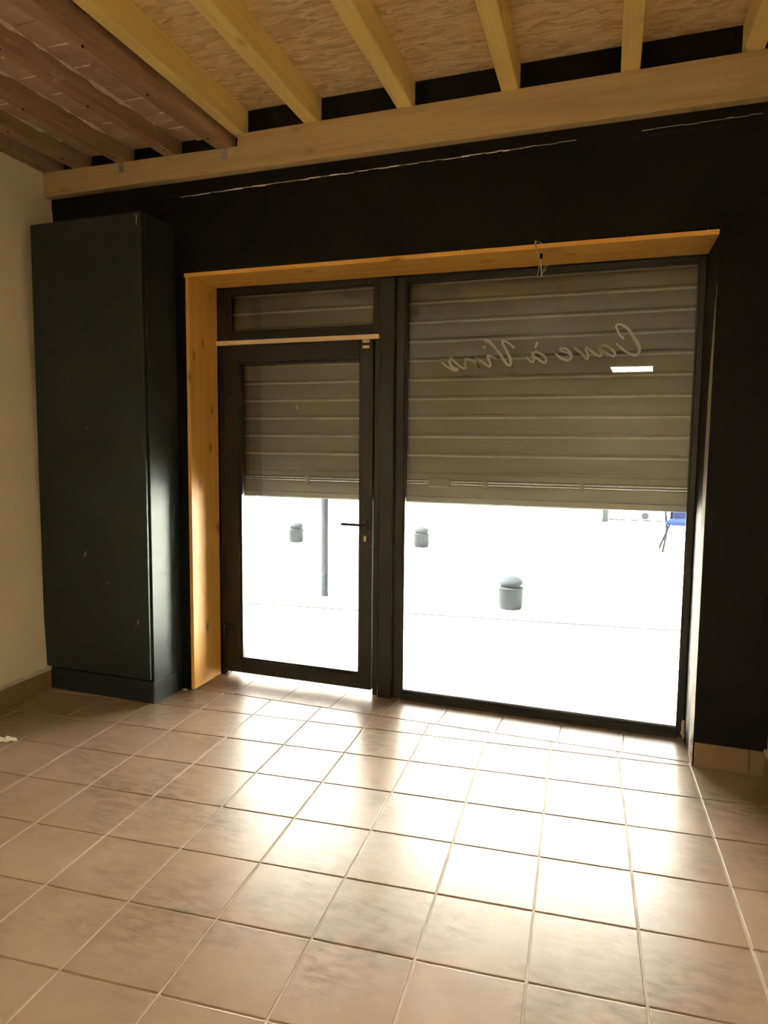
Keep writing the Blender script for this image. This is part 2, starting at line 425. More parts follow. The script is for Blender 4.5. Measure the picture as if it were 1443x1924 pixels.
for j in range(-17, 2):
    for i in range(-4, 14):
        c = TO + E1 * (i + 0.5) + E2 * (j + 0.5)
        loc = [(-s0/2+G, -s0/2+G), (s0/2-G, -s0/2+G), (s0/2-G, s0/2-G), (-s0/2+G, s0/2-G)]
        w = [(c.x + x * cr - y * sr, c.y + x * sr + y * cr) for x, y in loc]
        p = clip(w, 0, 1, 0.029)
        p = clip(p, -1, -0.080, 0.868) if p else p
        p = clip(p, 1, 0.080, 3.196) if p else p
        if len(p) < 3: continue
        area = abs(sum(p[k][0]*p[(k+1) % len(p)][1] - p[(k+1) % len(p)][0]*p[k][1] for k in range(len(p)))) / 2
        if area < 0.0006: continue
        dz = random.uniform(-0.0006, 0.0006)
        if area > (s0 - 2*G) ** 2 * 0.9999:
            link('tile', full, floor, (c.x, c.y, dz), (random.uniform(-.0012, .0012), random.uniform(-.0012, .0012), TROT))
        else:
            lp = [((x - c.x) * cr + (y - c.y) * sr, -(x - c.x) * sr + (y - c.y) * cr) for x, y in p]
            link('tile', tile_mesh(lp), floor, (c.x, c.y, dz), (0, 0, TROT))
# threshold row, laid square to the shop front
tx = [0.0] + [0.275 + 0.326 * k for k in range(8)] + [2.875]
for a, b in zip(tx, tx[1:]):
    cx = (a + b) / 2
    link('tile', tile_mesh([(a - cx + 0.003, -0.18), (b - cx - 0.003, -0.18), (b - cx - 0.003, 0.18), (a - cx + 0.003, 0.18)]), floor, (cx, 0.217, 0.0))

# ------------------------------------------------------------------ walls
def wall_front():
    bm = bmesh.new()
    add_box(bm, (-1.3, 0.0, 0.0), (-0.002, 0.60, 3.6))            # pier by the cabinet
    add_box(bm, (2.884, 0.0, 0.0), (3.7, 0.60, 3.6))              # pier on the right
    add_box(bm, (-0.002, 0.0, 2.534), (2.884, 0.60, 3.6))         # lintel
    o = finish('wall_front', bm, [M['blackwall'], M['housewall']])
    for f in o.data.polygons:
        if f.normal.y > 0.5 or (f.center.y > 0.4 and abs(f.normal.x) > 0.5): f.material_index = 1
    return tag(o, 'black painted front wall around the shop window and door', kind='structure')
wf = wall_front()
# upper band of the wall stands a few millimetres proud, with a pale broken plaster line along its lower edge
box('upper_band', (-0.99, -0.006, 2.998), (3.22, 0.01, 3.052), M['blackwall'], wf)
def crack():
    rnd = random.Random(3); bm = bmesh.new(); x = -0.02; 
    while x < 3.02:
        L = rnd.uniform(0.02, 0.06); th = rnd.choice((0.0006, 0.0010, 0.0016, 0.0026)) * (1.0 if 0.3 < x < 1.9 else 0.45)
        z = 2.971 + 0.0105 * (x + 0.02) + rnd.uniform(-0.002, 0.002)
        if not (2.20 < x < 2.50) or rnd.random() < 0.25:
            add_box(bm, (x, -0.0085, z - th), (x + L, 0.0, z + th))
        x += L
    return finish('plaster_crack', bm, M['plaster'], wf)
crack()
box('plaster_ledge', (-0.99, -0.005, 2.974), (3.22, 0.004, 2.998), M['blackwall'], wf)
# right-hand reveal: black, slightly splayed, with a bare plaster strip tapering upwards
RP = [(2.8845, 0.0005), (2.8845, 0.40), (2.848, 0.40), (2.8545, 0.33), (2.8805, 0.0005)]
bm = bmesh.new(); add_prism(bm, RP, 0.0, 2.508); finish('reveal_black', bm, M['blackwall'], wf)
def rvx(y): return 2.8805 - (y - 0.0005) / 0.3295 * 0.026 - 0.0006
bm = bmesh.new(); V = []
for z, w in ((0.0, 0.14), (0.4, 0.12), (1.0, 0.105), (1.5, 0.10), (1.85, 0.085), (2.02, 0.05), (2.15, 0.025), (2.28, 0.003)):
    V.append([bm.verts.new((rvx(y) + d, y, z)) for y, d in ((0.0002, 0), (w, 0), (w, 0.001), (0.0002, 0.001))])
for q, r in zip(V, V[1:]):
    for i in range(4): bm.faces.new([q[i], q[(i + 1) % 4], r[(i + 1) % 4], r[i]])
bm.faces.new(V[0][::-1]); bm.faces.new(V[-1]); finish('reveal_plaster', bm, M['bareplaster'], wf)
rnd = random.Random(11)
for k in range(9):
    lump('plaster_lump', (2.879 - rnd.uniform(0, 0.008), 0.012 + rnd.uniform(0, 0.03), 0.03 + k * 0.014 + rnd.uniform(0, .01)), (0.008, 0.014, 0.011), M['plaster'], wf, k, 1)
lump('mortar_lump', (2.853, 0.317, 0.055), (0.014, 0.018, 0.05), M['mortar'], wf, 5)

def slab_wall(name, pts, z0, z1, material, label):
    bm = bmesh.new(); add_prism(bm, pts, z0, z1)
    return tag(finish(name, bm, material), label, kind='structure')
# left wall leans back a little with height, as old walls do
bm = bmesh.new()
def lw(y, z): return left_x(y) - 0.040 * z
vs = [bm.verts.new(p) for p in ((lw(0.1, 0), 0.1, 0), (lw(YB, 0), YB, 0), (-1.7, YB, 0), (-1.7, 0.1, 0),
                                (lw(0.1, 3.6), 0.1, 3.6), (lw(YB, 3.6), YB, 3.6), (-1.7, YB, 3.6), (-1.7, 0.1, 3.6))]
for q in ((0, 1, 2, 3), (7, 6, 5, 4), (0, 4, 5, 1), (1, 5, 6, 2), (2, 6, 7, 3), (3, 7, 4, 0)): bm.faces.new([vs[i] for i in q])
tag(finish('wall_left', bm, M['cream']), 'plain cream plastered wall at the left edge of the room', kind='structure')
slab_wall('wall_right', [(right_x(0.1), 0.1), (right_x(YB), YB), (4.6, YB), (4.6, 0.1)], 0, 3.6, M['cream'], 'cream wall sliver at the right edge of the room')
slab_wall('wall_back', [(-1.7, YB), (-1.7, YB - 0.2), (4.6, YB - 0.2), (4.6, YB)], 0, 3.6, M['cream'], 'cream wall at the rear end of the room')


# skirtings
def skirting(name, label, f, z1, side):
    y0, y1 = -0.275 if side < 0 else 0.0, -7.9
    t = 0.012
    e = empty(name); tag(e, label, kind='structure')
    bm = bmesh.new(); add_prism(bm, [(f(y0), y0), (f(y1), y1), (f(y1) - side * t, y1), (f(y0) - side * t, y0)][::(1 if side > 0 else -1)], 0.0005, z1 - 0.012)
    finish('skirting_tile', bm, M['skirt'], e)
    bm = bmesh.new(); add_prism(bm, [(f(y0), y0), (f(y1), y1), (f(y1) - side * (t + 0.003), y1), (f(y0) - side * (t + 0.003), y0)][::(1 if side > 0 else -1)], z1 - 0.012, z1 + 0.006)
    finish('skirting_joint', bm, M['skirtcap'], e)
    return e
skirting('baseboard_left', 'tan tile skirting with pale top joint along the left wall', lambda y: lw(y, 0.0) + 0.004, 0.128, -1)
skirting('baseboard_right', 'tan tile skirting along the right wall', lambda y: right_x(y), 0.125, 1)
b = empty('baseboard_front'); tag(b, 'tan tile skirting under the black wall right of the window', kind='structure')
box('skirting_tile', (2.887, -0.011, 0.0005), (3.125, 0.0, 0.120), M['skirt'], b, 0.0015)
box('skirting_tile', (3.127, -0.011, 0.0005), (3.196, 0.0, 0.120), M['skirt'], b, 0.0015)

# ------------------------------------------------------------------ ceiling
YC = -4.7
ceil = box('ceiling', (-1.6, YB, 3.46), (4.6, 0.55, 3.6), M['darkvoid'], kind='structure', label='raw strand board and old clay tile ceiling above the joists', origin=(0, 0, 3.46))
box('osb_panel', (0.372, -2.50, 3.390), (3.95, 0.0, 3.412), M['osb'], ceil)
box('osb_panel', (0.372, YC, 3.390), (3.95, -2.503, 3.412), M['osb'], ceil)
# lower white ceiling of the rear half of the room, with the lamp in it
lc = box('ceiling_rear', (-1.6, YB, 2.62), (4.6, YC, 3.46), M['ceilwhite'], kind='structure', label='lower white ceiling over the rear of the room')

# main beam on the front wall, notched lower at its left end
bm = bmesh.new()
add_xz(bm, [(-1.0, 3.056), (3.25, 3.050), (3.25, 3.246), (0.408, 3.246), (0.404, 3.177), (-1.0, 3.203)], -0.065, -0.001)
bmesh.ops.bevel(bm, geom=[e for e in bm.edges], offset=0.003, segments=1, affect='EDGES')
beam = empty('wall_beam', (0, 0, 3.05)); tag(beam, 'long pale timber beam fixed along the top of the black wall', 'beam')
finish('timber', bm, M['beam'], beam, (0, 0, -3.05))
for x, z in ((0.318, 3.176), (-0.392, 3.188)):
    st = box('metal_strap', (x - 0.017, -0.0685, z - 0.055), (x + 0.017, -0.064, z + 0.012), M['steel'], beam)
    st['label'] = 'small galvanised metal strap'
    bm = bmesh.new()
    for dz in (-0.02, -0.04): bmesh.ops.create_icosphere(bm, subdivisions=1, radius=0.003, matrix=Matrix.Translation((x, -0.0685, z + dz)))
    finish('nail', bm, M['steel'], beam, (0, 0, -3.05))

# new yellow joists
JN = [('leftmost yellow new joist, beside the old brown joists', 0.374, 0.441), ('second new yellow joist from the old brown joists', 0.813, 0.894),
      ('third new yellow joist from the old brown joists, with a knot', 1.341, 1.423), ('fourth new yellow joist from the old brown joists', 1.878, 1.961),
      ('new yellow joist seen almost end-on, above the glass lettering', 2.428, 2.512), ('rightmost new joist in the upper right corner', 2.935, 3.016)]
for k, (lab, a, bx) in enumerate(JN):
    L = 4.62; bm = bmesh.new()
    add_box(bm, (0, -(bx - a) / 2, 0), (L, (bx - a) / 2, 0.1445), 0.0025)
    c = (a + bx) / 2 - 0.055 * 0.065
    o = finish('ceiling_joist', bm, M['pine'], None, (c, -0.004, 3.2455), (0, 0, math.atan2(-1, 0.055)))
    tag(o, lab, 'joist', 'new ceiling joists')
# old brown joists
JO = [('old brown joist next to the new yellow timber', 0.274, 0.357, 3.1775), ('second old brown joist from the new yellow timber', -0.080, -0.006, 3.1855),
      ('third old brown joist, with a metal strap at its beam end', -0.426, -0.346, 3.1925), ('fourth old brown joist, second from the cream wall', -0.756, -0.668, 3.1985),
      ('old brown joist against the cream wall', -0.995, -0.885, 3.203)]
for k, (lab, a, bx, z) in enumerate(JO):
    rnd = random.Random(40 + k); bm = bmesh.new(); n = 26; L = (4.62, 4.62, 4.62, 3.4, 1.3)[k]; w = (bx - a) / 2
    rings = []
    for q in range(n + 1):
        x = L * q / n; j = lambda s=0.003: rnd.uniform(-s, s)
        rings.append([bm.verts.new(p) for p in ((x, -w + j(), j()), (x, w + j(), j()), (x, w + j(), 3.276 - z), (x, -w + j(), 3.276 - z))])
    for q, r in zip(rings, rings[1:]):
        for i in range(4): bm.faces.new([q[i], q[(i + 1) % 4], r[(i + 1) % 4], r[i]])
    bm.faces.new(rings[0][::-1]); bm.faces.new(rings[-1])
    c = (a + bx) / 2
    e = empty('old_joist', (c, -0.003, z), (0, 0, math.atan2(-1, 0.02)))
    finish('timber', bm, M['oldjoist'], e)
    for q in range(4):
        bm = bmesh.new(); add_lathe(bm, [(0.0, -0.0075), (0.005, -0.0065), (0.005, 0.001)], (0.2 + q * L * 0.11 + rnd.uniform(-.1, .1), rnd.uniform(-.02, .02), 0), 8)
        finish('nail_head', bm, M['alu_dark'], e)
    tag(e, lab, 'joist', 'old ceiling joists')
# clay tiles lying on the old joists, joint by joint
edges = [(-1.06, -0.937), (-0.942, -0.710), (-0.714, -0.386), (-0.390, -0.043), (-0.047, 0.345)]
for k, (a, bx) in enumerate(edges):
    rnd = random.Random(60 + k); y = -0.004; q = 0
    while y > -4.5:
        h = 0.175 + rnd.uniform(-0.006, 0.006)
        sh = lambda yy: -0.020 * yy
        dz = rnd.uniform(0, 0.003)
        bm = bmesh.new(); c = ((a + bx) / 2, y - h / 2)
        p = [(a + sh(y) + .002, y - h + .003), (bx + sh(y) - .002, y - h + .003), (bx + sh(y) - .002, y - .003), (a + sh(y) + .002, y - .003)]
        add_prism(bm, [(px - c[0], py - c[1]) for px, py in p], 0, 0.025)
        finish('clay_tile', bm, M['clay'], ceil, (c[0], c[1], 3.2765 + dz - 3.46))
        if rnd.random() < 0.55:
            xa = a + 0.05 + rnd.uniform(0, 0.1); xb = min(bx - 0.05, xa + rnd.uniform(0.06, 0.22))
            bm = bmesh.new()
            n = 7; V = []
            for i in range(n + 1):
                x = xa + (xb - xa) * i / n + sh(y); wv = 0.0035 + rnd.uniform(0, 0.007); t = rnd.uniform(0.0015, 0.005)
                yy = y + rnd.uniform(-.002, .002)
                V.append([bm.verts.new((x, yy - wv, 0.004)), bm.verts.new((x, yy, -t)), bm.verts.new((x, yy + wv, 0.004))])
            for u, v in zip(V, V[1:]):
                for i in range(2): bm.faces.new([u[i], u[i + 1], v[i + 1], v[i]])
            finish('mortar_joint', bm, M['mortar'], ceil, (0, 0, 3.2765 - 3.46))
        y -= h; q += 1
    # ragged mortar bead where tiles meet the joist flank
    bm = bmesh.new(); V = []; n = 60
    for i in range(n + 1):
        yy = -0.25 - 3.5 * i / n; on = 1 if rnd.random() < 0.6 else 0.1
        x0 = [(-0.885), (-0.668), (-0.346), (-0.006), 9][k] + 0.001 - 0.02 * yy
        w = (0.003 + rnd.uniform(0, 0.013)) * on
        V.append([bm.verts.new((x0 - .002, yy, 3.2765 - w)), bm.verts.new((x0 + w * .6, yy, 3.2765 - w * .5)), bm.verts.new((x0 + w, yy, 3.2785))])
    if k < 4:
        for u, v in zip(V, V[1:]):
            for i in range(2): bm.faces.new([u[i], u[i + 1], v[i + 1], v[i]])
        finish('mortar_bead', bm, M['mortar'], ceil, (0, 0, -3.46))
    else: bm.free()

# ------------------------------------------------------------------ wooden reveal boards
bm = bmesh.new(); add_prism(bm, [(0.0005, 0.0), (0.0235, 0.0), (0.0045, 0.322), (-0.0012, 0.322), (-0.0012, 0.02), (0.0005, 0.0)][:5], 0.006, 2.510)
t1 = finish('trim_1', bm, M['reveal_v']); tag(t1, 'orange pine board lining the left side of the door opening', kind='structure')
bm = bmesh.new()
vs = [(-0.006, -0.004, 2.512), (2.880, -0.004, 2.504), (2.862, 0.322, 2.497), (-0.006, 0.322, 2.512)]
lo = [bm.verts.new(p) for p in vs]; hi = [bm.verts.new((p[0], p[1], p[2] + 0.0215)) for p in vs]
bm.faces.new(lo[::-1]); bm.faces.new(hi)
for i in range(4): bm.faces.new([lo[i], lo[(i + 1) % 4], hi[(i + 1) % 4], hi[i]])
t2 = finish('trim_2', bm, M['reveal']); tag(t2, 'long orange pine board lining the top of the shop window opening', kind='structure')
for x in (1.685, 2.482, 2.83):
    bm = bmesh.new(); zt = 2.534 - 0.0028 * x
    add_tube(bm, [(x, -0.0045, zt - 0.016), (x, -0.0075, zt - 0.004), (x + 0.0005, -0.0065, zt + 0.006)], 0.0011, 6)
    finish('staple', bm, M['white'], t2)

# ------------------------------------------------------------------ glazed front
def bar(name, lo, hi, parent, mt='alu', bev=0.003): return box(name, lo, hi, M[mt], parent, bev)
win = empty('window_1', (2.03, 0.36, 0.0)); tag(win, 'large fixed shop window in a dark brown aluminium frame', kind='structure')
FY, BY = 0.330, 0.395
bar('frame_jamb', (1.214, FY, 0.003), (1.268, BY, 2.500), win)
bar('frame_jamb', (2.823, FY, 0.003), (2.8535, BY, 2.494), win)
bar('frame_head', (1.268, FY, 2.466), (2.823, BY, 2.4955), win)
bar('frame_sill', (1.268, 0.318, 0.001), (2.823, BY, 0.026), win)
bar('frame_sill', (1.268, FY, 0.026), (2.823, BY, 0.040), win, 'alu')
for k in range(3): bar('sill_track', (1.270, 0.322 + 0.007 * k, 0.026), (2.822, 0.3245 + 0.007 * k, 0.0305 + 0.002 * k), win, 'alu', 0)
bar('glazing_bead', (1.268, 0.340, 0.040), (1.2765, 0.352, 2.466), win, 'alu', 0.001)
bar('glazing_bead', (2.8145, 0.340, 0.040), (2.823, 0.352, 2.466), win, 'alu', 0.001)
bar('glazing_bead', (1.2765, 0.340, 0.040), (2.8145, 0.352, 0.053), win, 'alu', 0.001)
bar('glazing_bead', (1.2765, 0.340, 2.457), (2.8145, 0.352, 2.466), win, 'alu', 0.001)
bar('seal', (1.2765, 0.3495, 0.053), (2.8145, 0.352, 0.057), win, 'alu_dark', 0)
bar('pane', (1.2685, 0.353, 0.041), (2.8225, 0.359, 2.4655), win, 'glass', 0)
post = bar('post', (1.121, 0.306, 0.001), (1.2135, 0.400, 2.4985), win, 'alu', 0.005)
bar('post_groove', (1.205, 0.3045, 0.010), (1.2075, 0.3065, 2.49), win, 'alu_dark', 0)

tr = empty('window_2', (0.56, 0.36, 2.18)); tag(tr, 'narrow transom window above the shop door', kind='structure')
bar('frame_head', (0.005, FY, 2.470), (1.1205, BY, 2.508), tr)
bar('frame_jamb', (0.005, FY, 2.165), (0.070, BY, 2.470), tr)
bar('frame_jamb', (1.066, FY, 2.165), (1.1205, BY, 2.470), tr)
bar('frame_rail', (0.070, FY, 2.165), (1.066, BY, 2.232), tr)
bar('glazing_bead', (0.070, 0.335, 2.232), (0.098, 0.352, 2.470), tr, 'alu', 0.001)
bar('glazing_bead', (0.098, 0.340, 2.232), (1.066, 0.352, 2.243), tr, 'alu', 0.001)
bar('glazing_bead', (0.098, 0.340, 2.459), (1.066, 0.352, 2.470), tr, 'alu', 0.001)
bar('pane', (0.071, 0.353, 2.233), (1.0655, 0.359, 2.4695), tr, 'glass', 0)

dr = empty('door_1', (0.56, 0.36, 0.0)); tag(dr, 'glazed shop door in a dark brown aluminium frame', kind='structure')
bar('frame_jamb', (0.006, 0.334, 0.001), (0.050, BY, 2.1645), dr)
bar('frame_jamb', (1.0785, 0.334, 0.001), (1.1205, BY, 2.1645), dr)
LY0, LY1 = 0.322, 0.392
bar('leaf_stile', (0.0535, LY0, 0.033), (0.1550, LY1, 2.150), dr)
bar('leaf_stile', (0.9885, LY0, 0.033), (1.0750, LY1, 2.150), dr)
bar('leaf_rail', (0.1550, LY0, 0.033), (0.9885, LY1, 0.122), dr)
bar('leaf_rail', (0.1550, LY0, 2.045), (0.9885, LY1, 2.150), dr)
bar('glazing_bead', (0.1550, 0.334, 0.122), (0.1670, 0.352, 2.045), dr, 'alu', 0.001)
bar('glazing_bead', (0.9800, 0.340, 0.122), (0.9885, 0.352, 2.045), dr, 'alu', 0.001)
bar('glazing_bead', (0.1670, 0.338, 0.122), (0.9800, 0.352, 0.134), dr, 'alu', 0.001)
bar('glazing_bead', (0.1670, 0.338, 2.034), (0.9800, 0.352, 2.045), dr, 'alu', 0.001)
bar('pane', (0.1555, 0.353, 0.1225), (0.9880, 0.359, 2.0445), dr, 'glass', 0)
# lever handle with rosette, cylinder, screws
bm = bmesh.new()
add_box(bm, (1.016, 0.312, 1.028), (1.046, 0.322, 1.084), 0.003)
hd = finish('handle', bm, M['handle'], dr, (-0.56, -0.36, 0))
bm = bmesh.new()
add_tube(bm, catmull([(1.032, 0.316, 1.057), (1.031, 0.285, 1.057), (1.022, 0.274, 1.057), (0.99, 0.272, 1.057), (0.895, 0.272, 1.058)], 6), 0.0092, 12)
finish('lever', bm, M['handle'], hd, smooth=True)
bm = bmesh.new()
for z in (1.076, 1.036): bmesh.ops.create_icosphere(bm, subdivisions=1, radius=0.0032, matrix=Matrix.Translation((1.031, 0.3115, z)))
finish('screw', bm, M['steel'], hd)
bm = bmesh.new()
cyl = []
for k in range(9): cyl.append((0.0085 * math.cos(math.pi * (k / 8 * 1.35 - 0.175)), 0.0085 * math.sin(math.pi * (k / 8 * 1.35 - 0.175)) + 0.010))
cyl += [(-0.0048, -0.016), (0.0, -0.019), (0.0048, -0.016)]
add_xz(bm, [(1.031 + x, 0.970 + z) for x, z in cyl], 0.3165, 0.3225)
lk = finish('lock_cylinder', bm, M['brass'], dr, (-0.56, -0.36, 0)); lk['label'] = 'brass keyhole cylinder'
bm = bmesh.new(); add_box(bm, (1.0298, 0.3155, 0.975), (1.0322, 0.3168, 0.985)); finish('keyhole', bm, M['alu_dark'], lk)
bm = bmesh.new()
for z in (1.011, 0.925): bmesh.ops.create_icosphere(bm, subdivisions=1, radius=0.0028, matrix=Matrix.Translation((1.060, 0.3215, z)))
finish('screw', bm, M['steel'], dr, (-0.56, -0.36, 0))
for z in (1.835, 0.322):
    bm = bmesh.new()
    add_box(bm, (0.046, 0.310, z - 0.004), (0.112, 0.3225, z + 0.030), 0.002)
    h = finish('hinge', bm, M['alu'], dr, (-0.56, -0.36, 0))
    bm = bmesh.new(); add_lathe(bm, [(0.010, -0.045), (0.011, -0.043), (0.011, 0.030), (0.010, 0.032)], (0.040, 0.314, z), 14)
    finish('knuckle', bm, M['alu'], h, smooth=True)
    bm = bmesh.new(); add_box(bm, (0.020, 0.318, z - 0.055), (0.060, 0.3345, z - 0.008), 0.002)
    finish('flap', bm, M['alu'], h)
pv = lump('floor_pivot', (0.060, 0.312, 0.014), (0.016, 0.012, 0.013), M['steel'], dr, 8, 1)

# door-top batten and magnetic contact
bt = box('wooden_batten', (0.005, 0.300, 2.1535), (1.116, 0.3295, 2.1795), M['batten'], bev=0.0015, label='thin pale wooden batten across the top of the shop door', cat='batten')
sn = empty('door_contact', (1.035, 0.312, 2.118)); tag(sn, 'small beige two-piece magnetic contact at the top corner of the door', 'sensor')
box('sensor_half', (1.010, 0.306, 2.1335), (1.055, 0.3295, 2.1525), M['sensor'], sn, 0.002)
box('sensor_half', (1.008, 0.311, 2.1015), (1.052, 0.3215, 2.1185), M['sensor'], sn, 0.002)

# lettering on the outside of the glass, so it reads backwards from in here
LET = {'letter C': [[(2.469,2.105,.8),(2.448,2.129,.8),(2.434,2.157,.7),(2.43,2.169,.7),(2.437,2.179,.8),(2.453,2.178,.9),(2.478,2.164,1.1),(2.501,2.14,1.2),(2.522,2.107,1.4),(2.54,2.076,1.4),(2.551,2.049,1.2),(2.547,2.027,1),(2.531,2.016,.9),(2.513,2.022,.9),(2.486,2.036,.9),(2.46,2.056,.9),(2.435,2.08,.8)]],
'letter a': [[(2.353,2.058,.95),(2.36,2.072,.95),(2.377,2.073,.95),(2.4,2.061,.95),(2.421,2.043,.95),(2.43,2.025,.95),(2.423,2.015,.95),(2.405,2.021,.95),(2.383,2.034,.95),(2.361,2.047,.95)],[(2.344,2.07,.95),(2.352,2.051,.95),(2.361,2.029,.95),(2.356,2.018,.95),(2.342,2.022,.95),(2.318,2.038,.95),(2.293,2.059,.95)]],
'letter v': [[(2.293,2.059,.95),(2.281,2.065,.95),(2.282,2.051,.95),(2.292,2.024,.95),(2.289,2.004,.95),(2.277,2.013,.95),(2.261,2.033,.95),(2.237,2.053,.95),(2.22,2.065,.95)]],
'letter e': [[(2.121,2.04,.5),(2.141,2.021,.8),(2.165,2.007,1),(2.189,2.002,1),(2.205,2.013,1),(2.205,2.031,1),(2.191,2.051,1),(2.173,2.063,1),(2.154,2.066,1),(2.146,2.06,.9),(2.16,2.049,.7),(2.184,2.041,.7),(2.204,2.027,.7)]],
'letter a with grave accent': [[(2.02,2.1,1),(2.012,2.076,.7)],[(1.991,2.049,.95),(2.002,2.022,.95),(2.005,2.005,.95),(1.998,1.997,.95),(1.983,2.005,.95),(1.967,2.023,.95)],[(2.002,2.04,.95),(2.01,2.052,.95),(2.03,2.046,.95),(2.057,2.031,.95),(2.072,2.011,.95),(2.069,1.994,.95),(2.054,1.995,.95),(2.031,2.01,.95),(2.007,2.028,.95)]],
'letter V': [[(1.894,2.079,.9),(1.878,2.095,.7),(1.855,2.111,.7),(1.83,2.117,.9),(1.83,2.105,1),(1.842,2.085,1),(1.861,2.049,1.1),(1.878,2.013,1.2),(1.877,1.988,1.1),(1.867,1.983,1),(1.849,2.0,1),(1.825,2.037,1.1),(1.797,2.073,1.1),(1.764,2.11,1.2),(1.733,2.127,1.5)]],
'letter i': [[(1.73,2.089,1.1),(1.726,2.085,1.1)],[(1.795,2.024,.95),(1.775,2.031,.95),(1.754,2.041,.95),(1.747,2.035,.95),(1.757,2.012,.95),(1.766,1.99,.95),(1.76,1.98,.95),(1.743,1.988,.95),(1.715,2.009,.95),(1.687,2.03,.95)]],
'letter n': [[(1.682,2.03,.95),(1.687,2.005,.95),(1.7,1.978,.95)],[(1.7,1.978,.95),(1.678,2.005,.95),(1.65,2.02,.95),(1.624,2.027,.95)],[(1.621,2.027,.95),(1.618,1.998,.95),(1.623,1.979,.95),(1.613,1.972,.95),(1.594,1.983,.95),(1.565,2.006,.95),(1.536,2.035,.95)]],
'letter s': [[(1.535,2.039,.7),(1.527,2.017,1),(1.536,1.993,1),(1.558,1.975,1),(1.576,1.971,1),(1.566,1.962,1.1),(1.542,1.97,.9),(1.512,1.987,.8),(1.483,2.009,.6)]]}
lt = empty('window_lettering', (2.03, 0.36, 1.96)); tag(lt, 'pale cursive script lettering on the large window glass, seen reversed', 'lettering')
def ribbon(bm, pts, y0, y1, hw):
    P = catmull([(x, z, w) for x, z, w in pts], 6)
    prev = None
    for i, p in enumerate(P):
        a, c = P[max(i - 1, 0)], P[min(i + 1, len(P) - 1)]
        d = Vector((c[0] - a[0], c[1] - a[1]))
        if d.length < 1e-6: continue
        d.normalize(); n = Vector((-d.y, d.x)) * hw * p[2]
        q = [(p[0] + n.x, p[1] + n.y), (p[0] - n.x, p[1] - n.y)]
        if prev:
            add_xz(bm, [prev[0], prev[1], q[1], q[0]], y0, y1)
        prev = q
    for p in (P[0], P[-1]):
        add_xz(bm, [(p[0] + hw * p[2] * math.cos(2 * math.pi * k / 12), p[1] + hw * p[2] * math.sin(2 * math.pi * k / 12)) for k in range(12)], y0, y1)
for k, (nm, strokes) in enumerate(LET.items()):
    bm = bmesh.new()
    for q, s in enumerate(strokes):
        # shallow offsets keep overlapping strokes apart
        if len(s) == 2:
            b2 = bmesh.new(); ribbon(b2, s, 0.3595, 0.3600, 0.0070); finish('accent', b2, M['vinyl'], lt, (-2.03, -0.36, -1.96)); continue
        ribbon(bm, s, 0.3595, 0.3600 + 0.0001 * q, 0.0070)
    o = finish('letter', bm, M['vinyl'], lt, (-2.03, -0.36, -1.96)); o['label'] = nm

# scrap of tape on the door glass
bm = bmesh.new()
add_xz(bm, [(0.548, 1.775), (0.553, 1.777), (0.564, 1.756), (0.563, 1.748), (0.556, 1.749)], 0.3515, 0.3528)
tag(finish('tape_scrap', bm, M['chip'], None), 'tiny pale scrap of tape stuck on the door glass', 'tape')

# cable dangling from the lintel board
cb = empty('hanging_cable', (2.06, -0.01, 2.51)); tag(cb, 'loose grey cable with bare wire ends hanging from the top board', 'cable')
def cab(name, pts, r, m):
    bm = bmesh.new(); add_tube(bm, catmull([(x - 2.06, y + 0.01, z - 2.51) for x, y, z in pts], 5), r, 7)
    return finish(name, bm, M[m], cb, smooth=True)
cab('sheath', [(2.052, -0.002, 2.538), (2.057, -0.022, 2.537), (2.058, -0.024, 2.515), (2.066, -0.022, 2.485), (2.080, -0.020, 2.468)], 0.0045, 'cable')
cab('loop_wire', [(2.056, -0.012, 2.541), (2.075, -0.026, 2.531), (2.099, -0.026, 2.515), (2.103, -0.024, 2.498), (2.093, -0.02, 2.478), (2.085, -0.02, 2.463)], 0.0018, 'cable')
bm = bmesh.new(); add_lathe(bm, [(0.004, -0.013), (0.0075, -0.008), (0.0075, 0.010), (0.004, 0.013)], (0.026, -0.010, -0.046), 10)
finish('connector', bm, M['iron'], cb, smooth=True)
cab('wire', [(2.082, -0.02, 2.455), (2.078, -0.02, 2.42), (2.073, -0.02, 2.385), (2.066, -0.02, 2.362)], 0.0022, 'cable')
cab('wire', [(2.086, -0.02, 2.455), (2.087, -0.02, 2.41), (2.089, -0.02, 2.378), (2.088, -0.02, 2.366)], 0.0024, 'wire_b')
cab('wire', [(2.090, -0.02, 2.378), (2.105, -0.02, 2.395), (2.113, -0.02, 2.400)], 0.0016, 'wire_b')
cab('wire', [(2.093, -0.02, 2.395), (2.115, -0.02, 2.415), (2.138, -0.02, 2.430), (2.140, -0.02, 2.440)], 0.0018, 'cable')

# ------------------------------------------------------------------ tall cabinet
CB = empty('tall_cabinet', (-0.46, -0.14, 0.0)); tag(CB, 'tall anthracite grey cabinet standing in the left corner', 'cabinet')
D = 'cabinet'
box('side_panel', (-0.082, -0.276, 0.0), (-0.062, -0.010, 2.805), M[D], CB, 0.0015)
box('side_panel', (-0.862, -0.276, 0.0), (-0.842, -0.010, 2.805), M[D], CB, 0.0015)
box('top_panel', (-0.842, -0.272, 2.785), (-0.082, -0.010, 2.805), M[D], CB)
box('back_panel', (-0.842, -0.018, 0.10), (-0.082, -0.010, 2.785), M[D], CB)
cdoor = box('door', (-0.868, -0.300, 0.142), (-0.0725, -0.283, 2.808), M[D], CB, 0.0015)
box('front_rail', (-0.842, -0.2755, 2.70), (-0.082, -0.262, 2.785), M[D], CB)
box('plinth', (-0.866, -0.291, 0.0), (-0.0570, -0.2765, 0.130), M[D], CB, 0.0015)
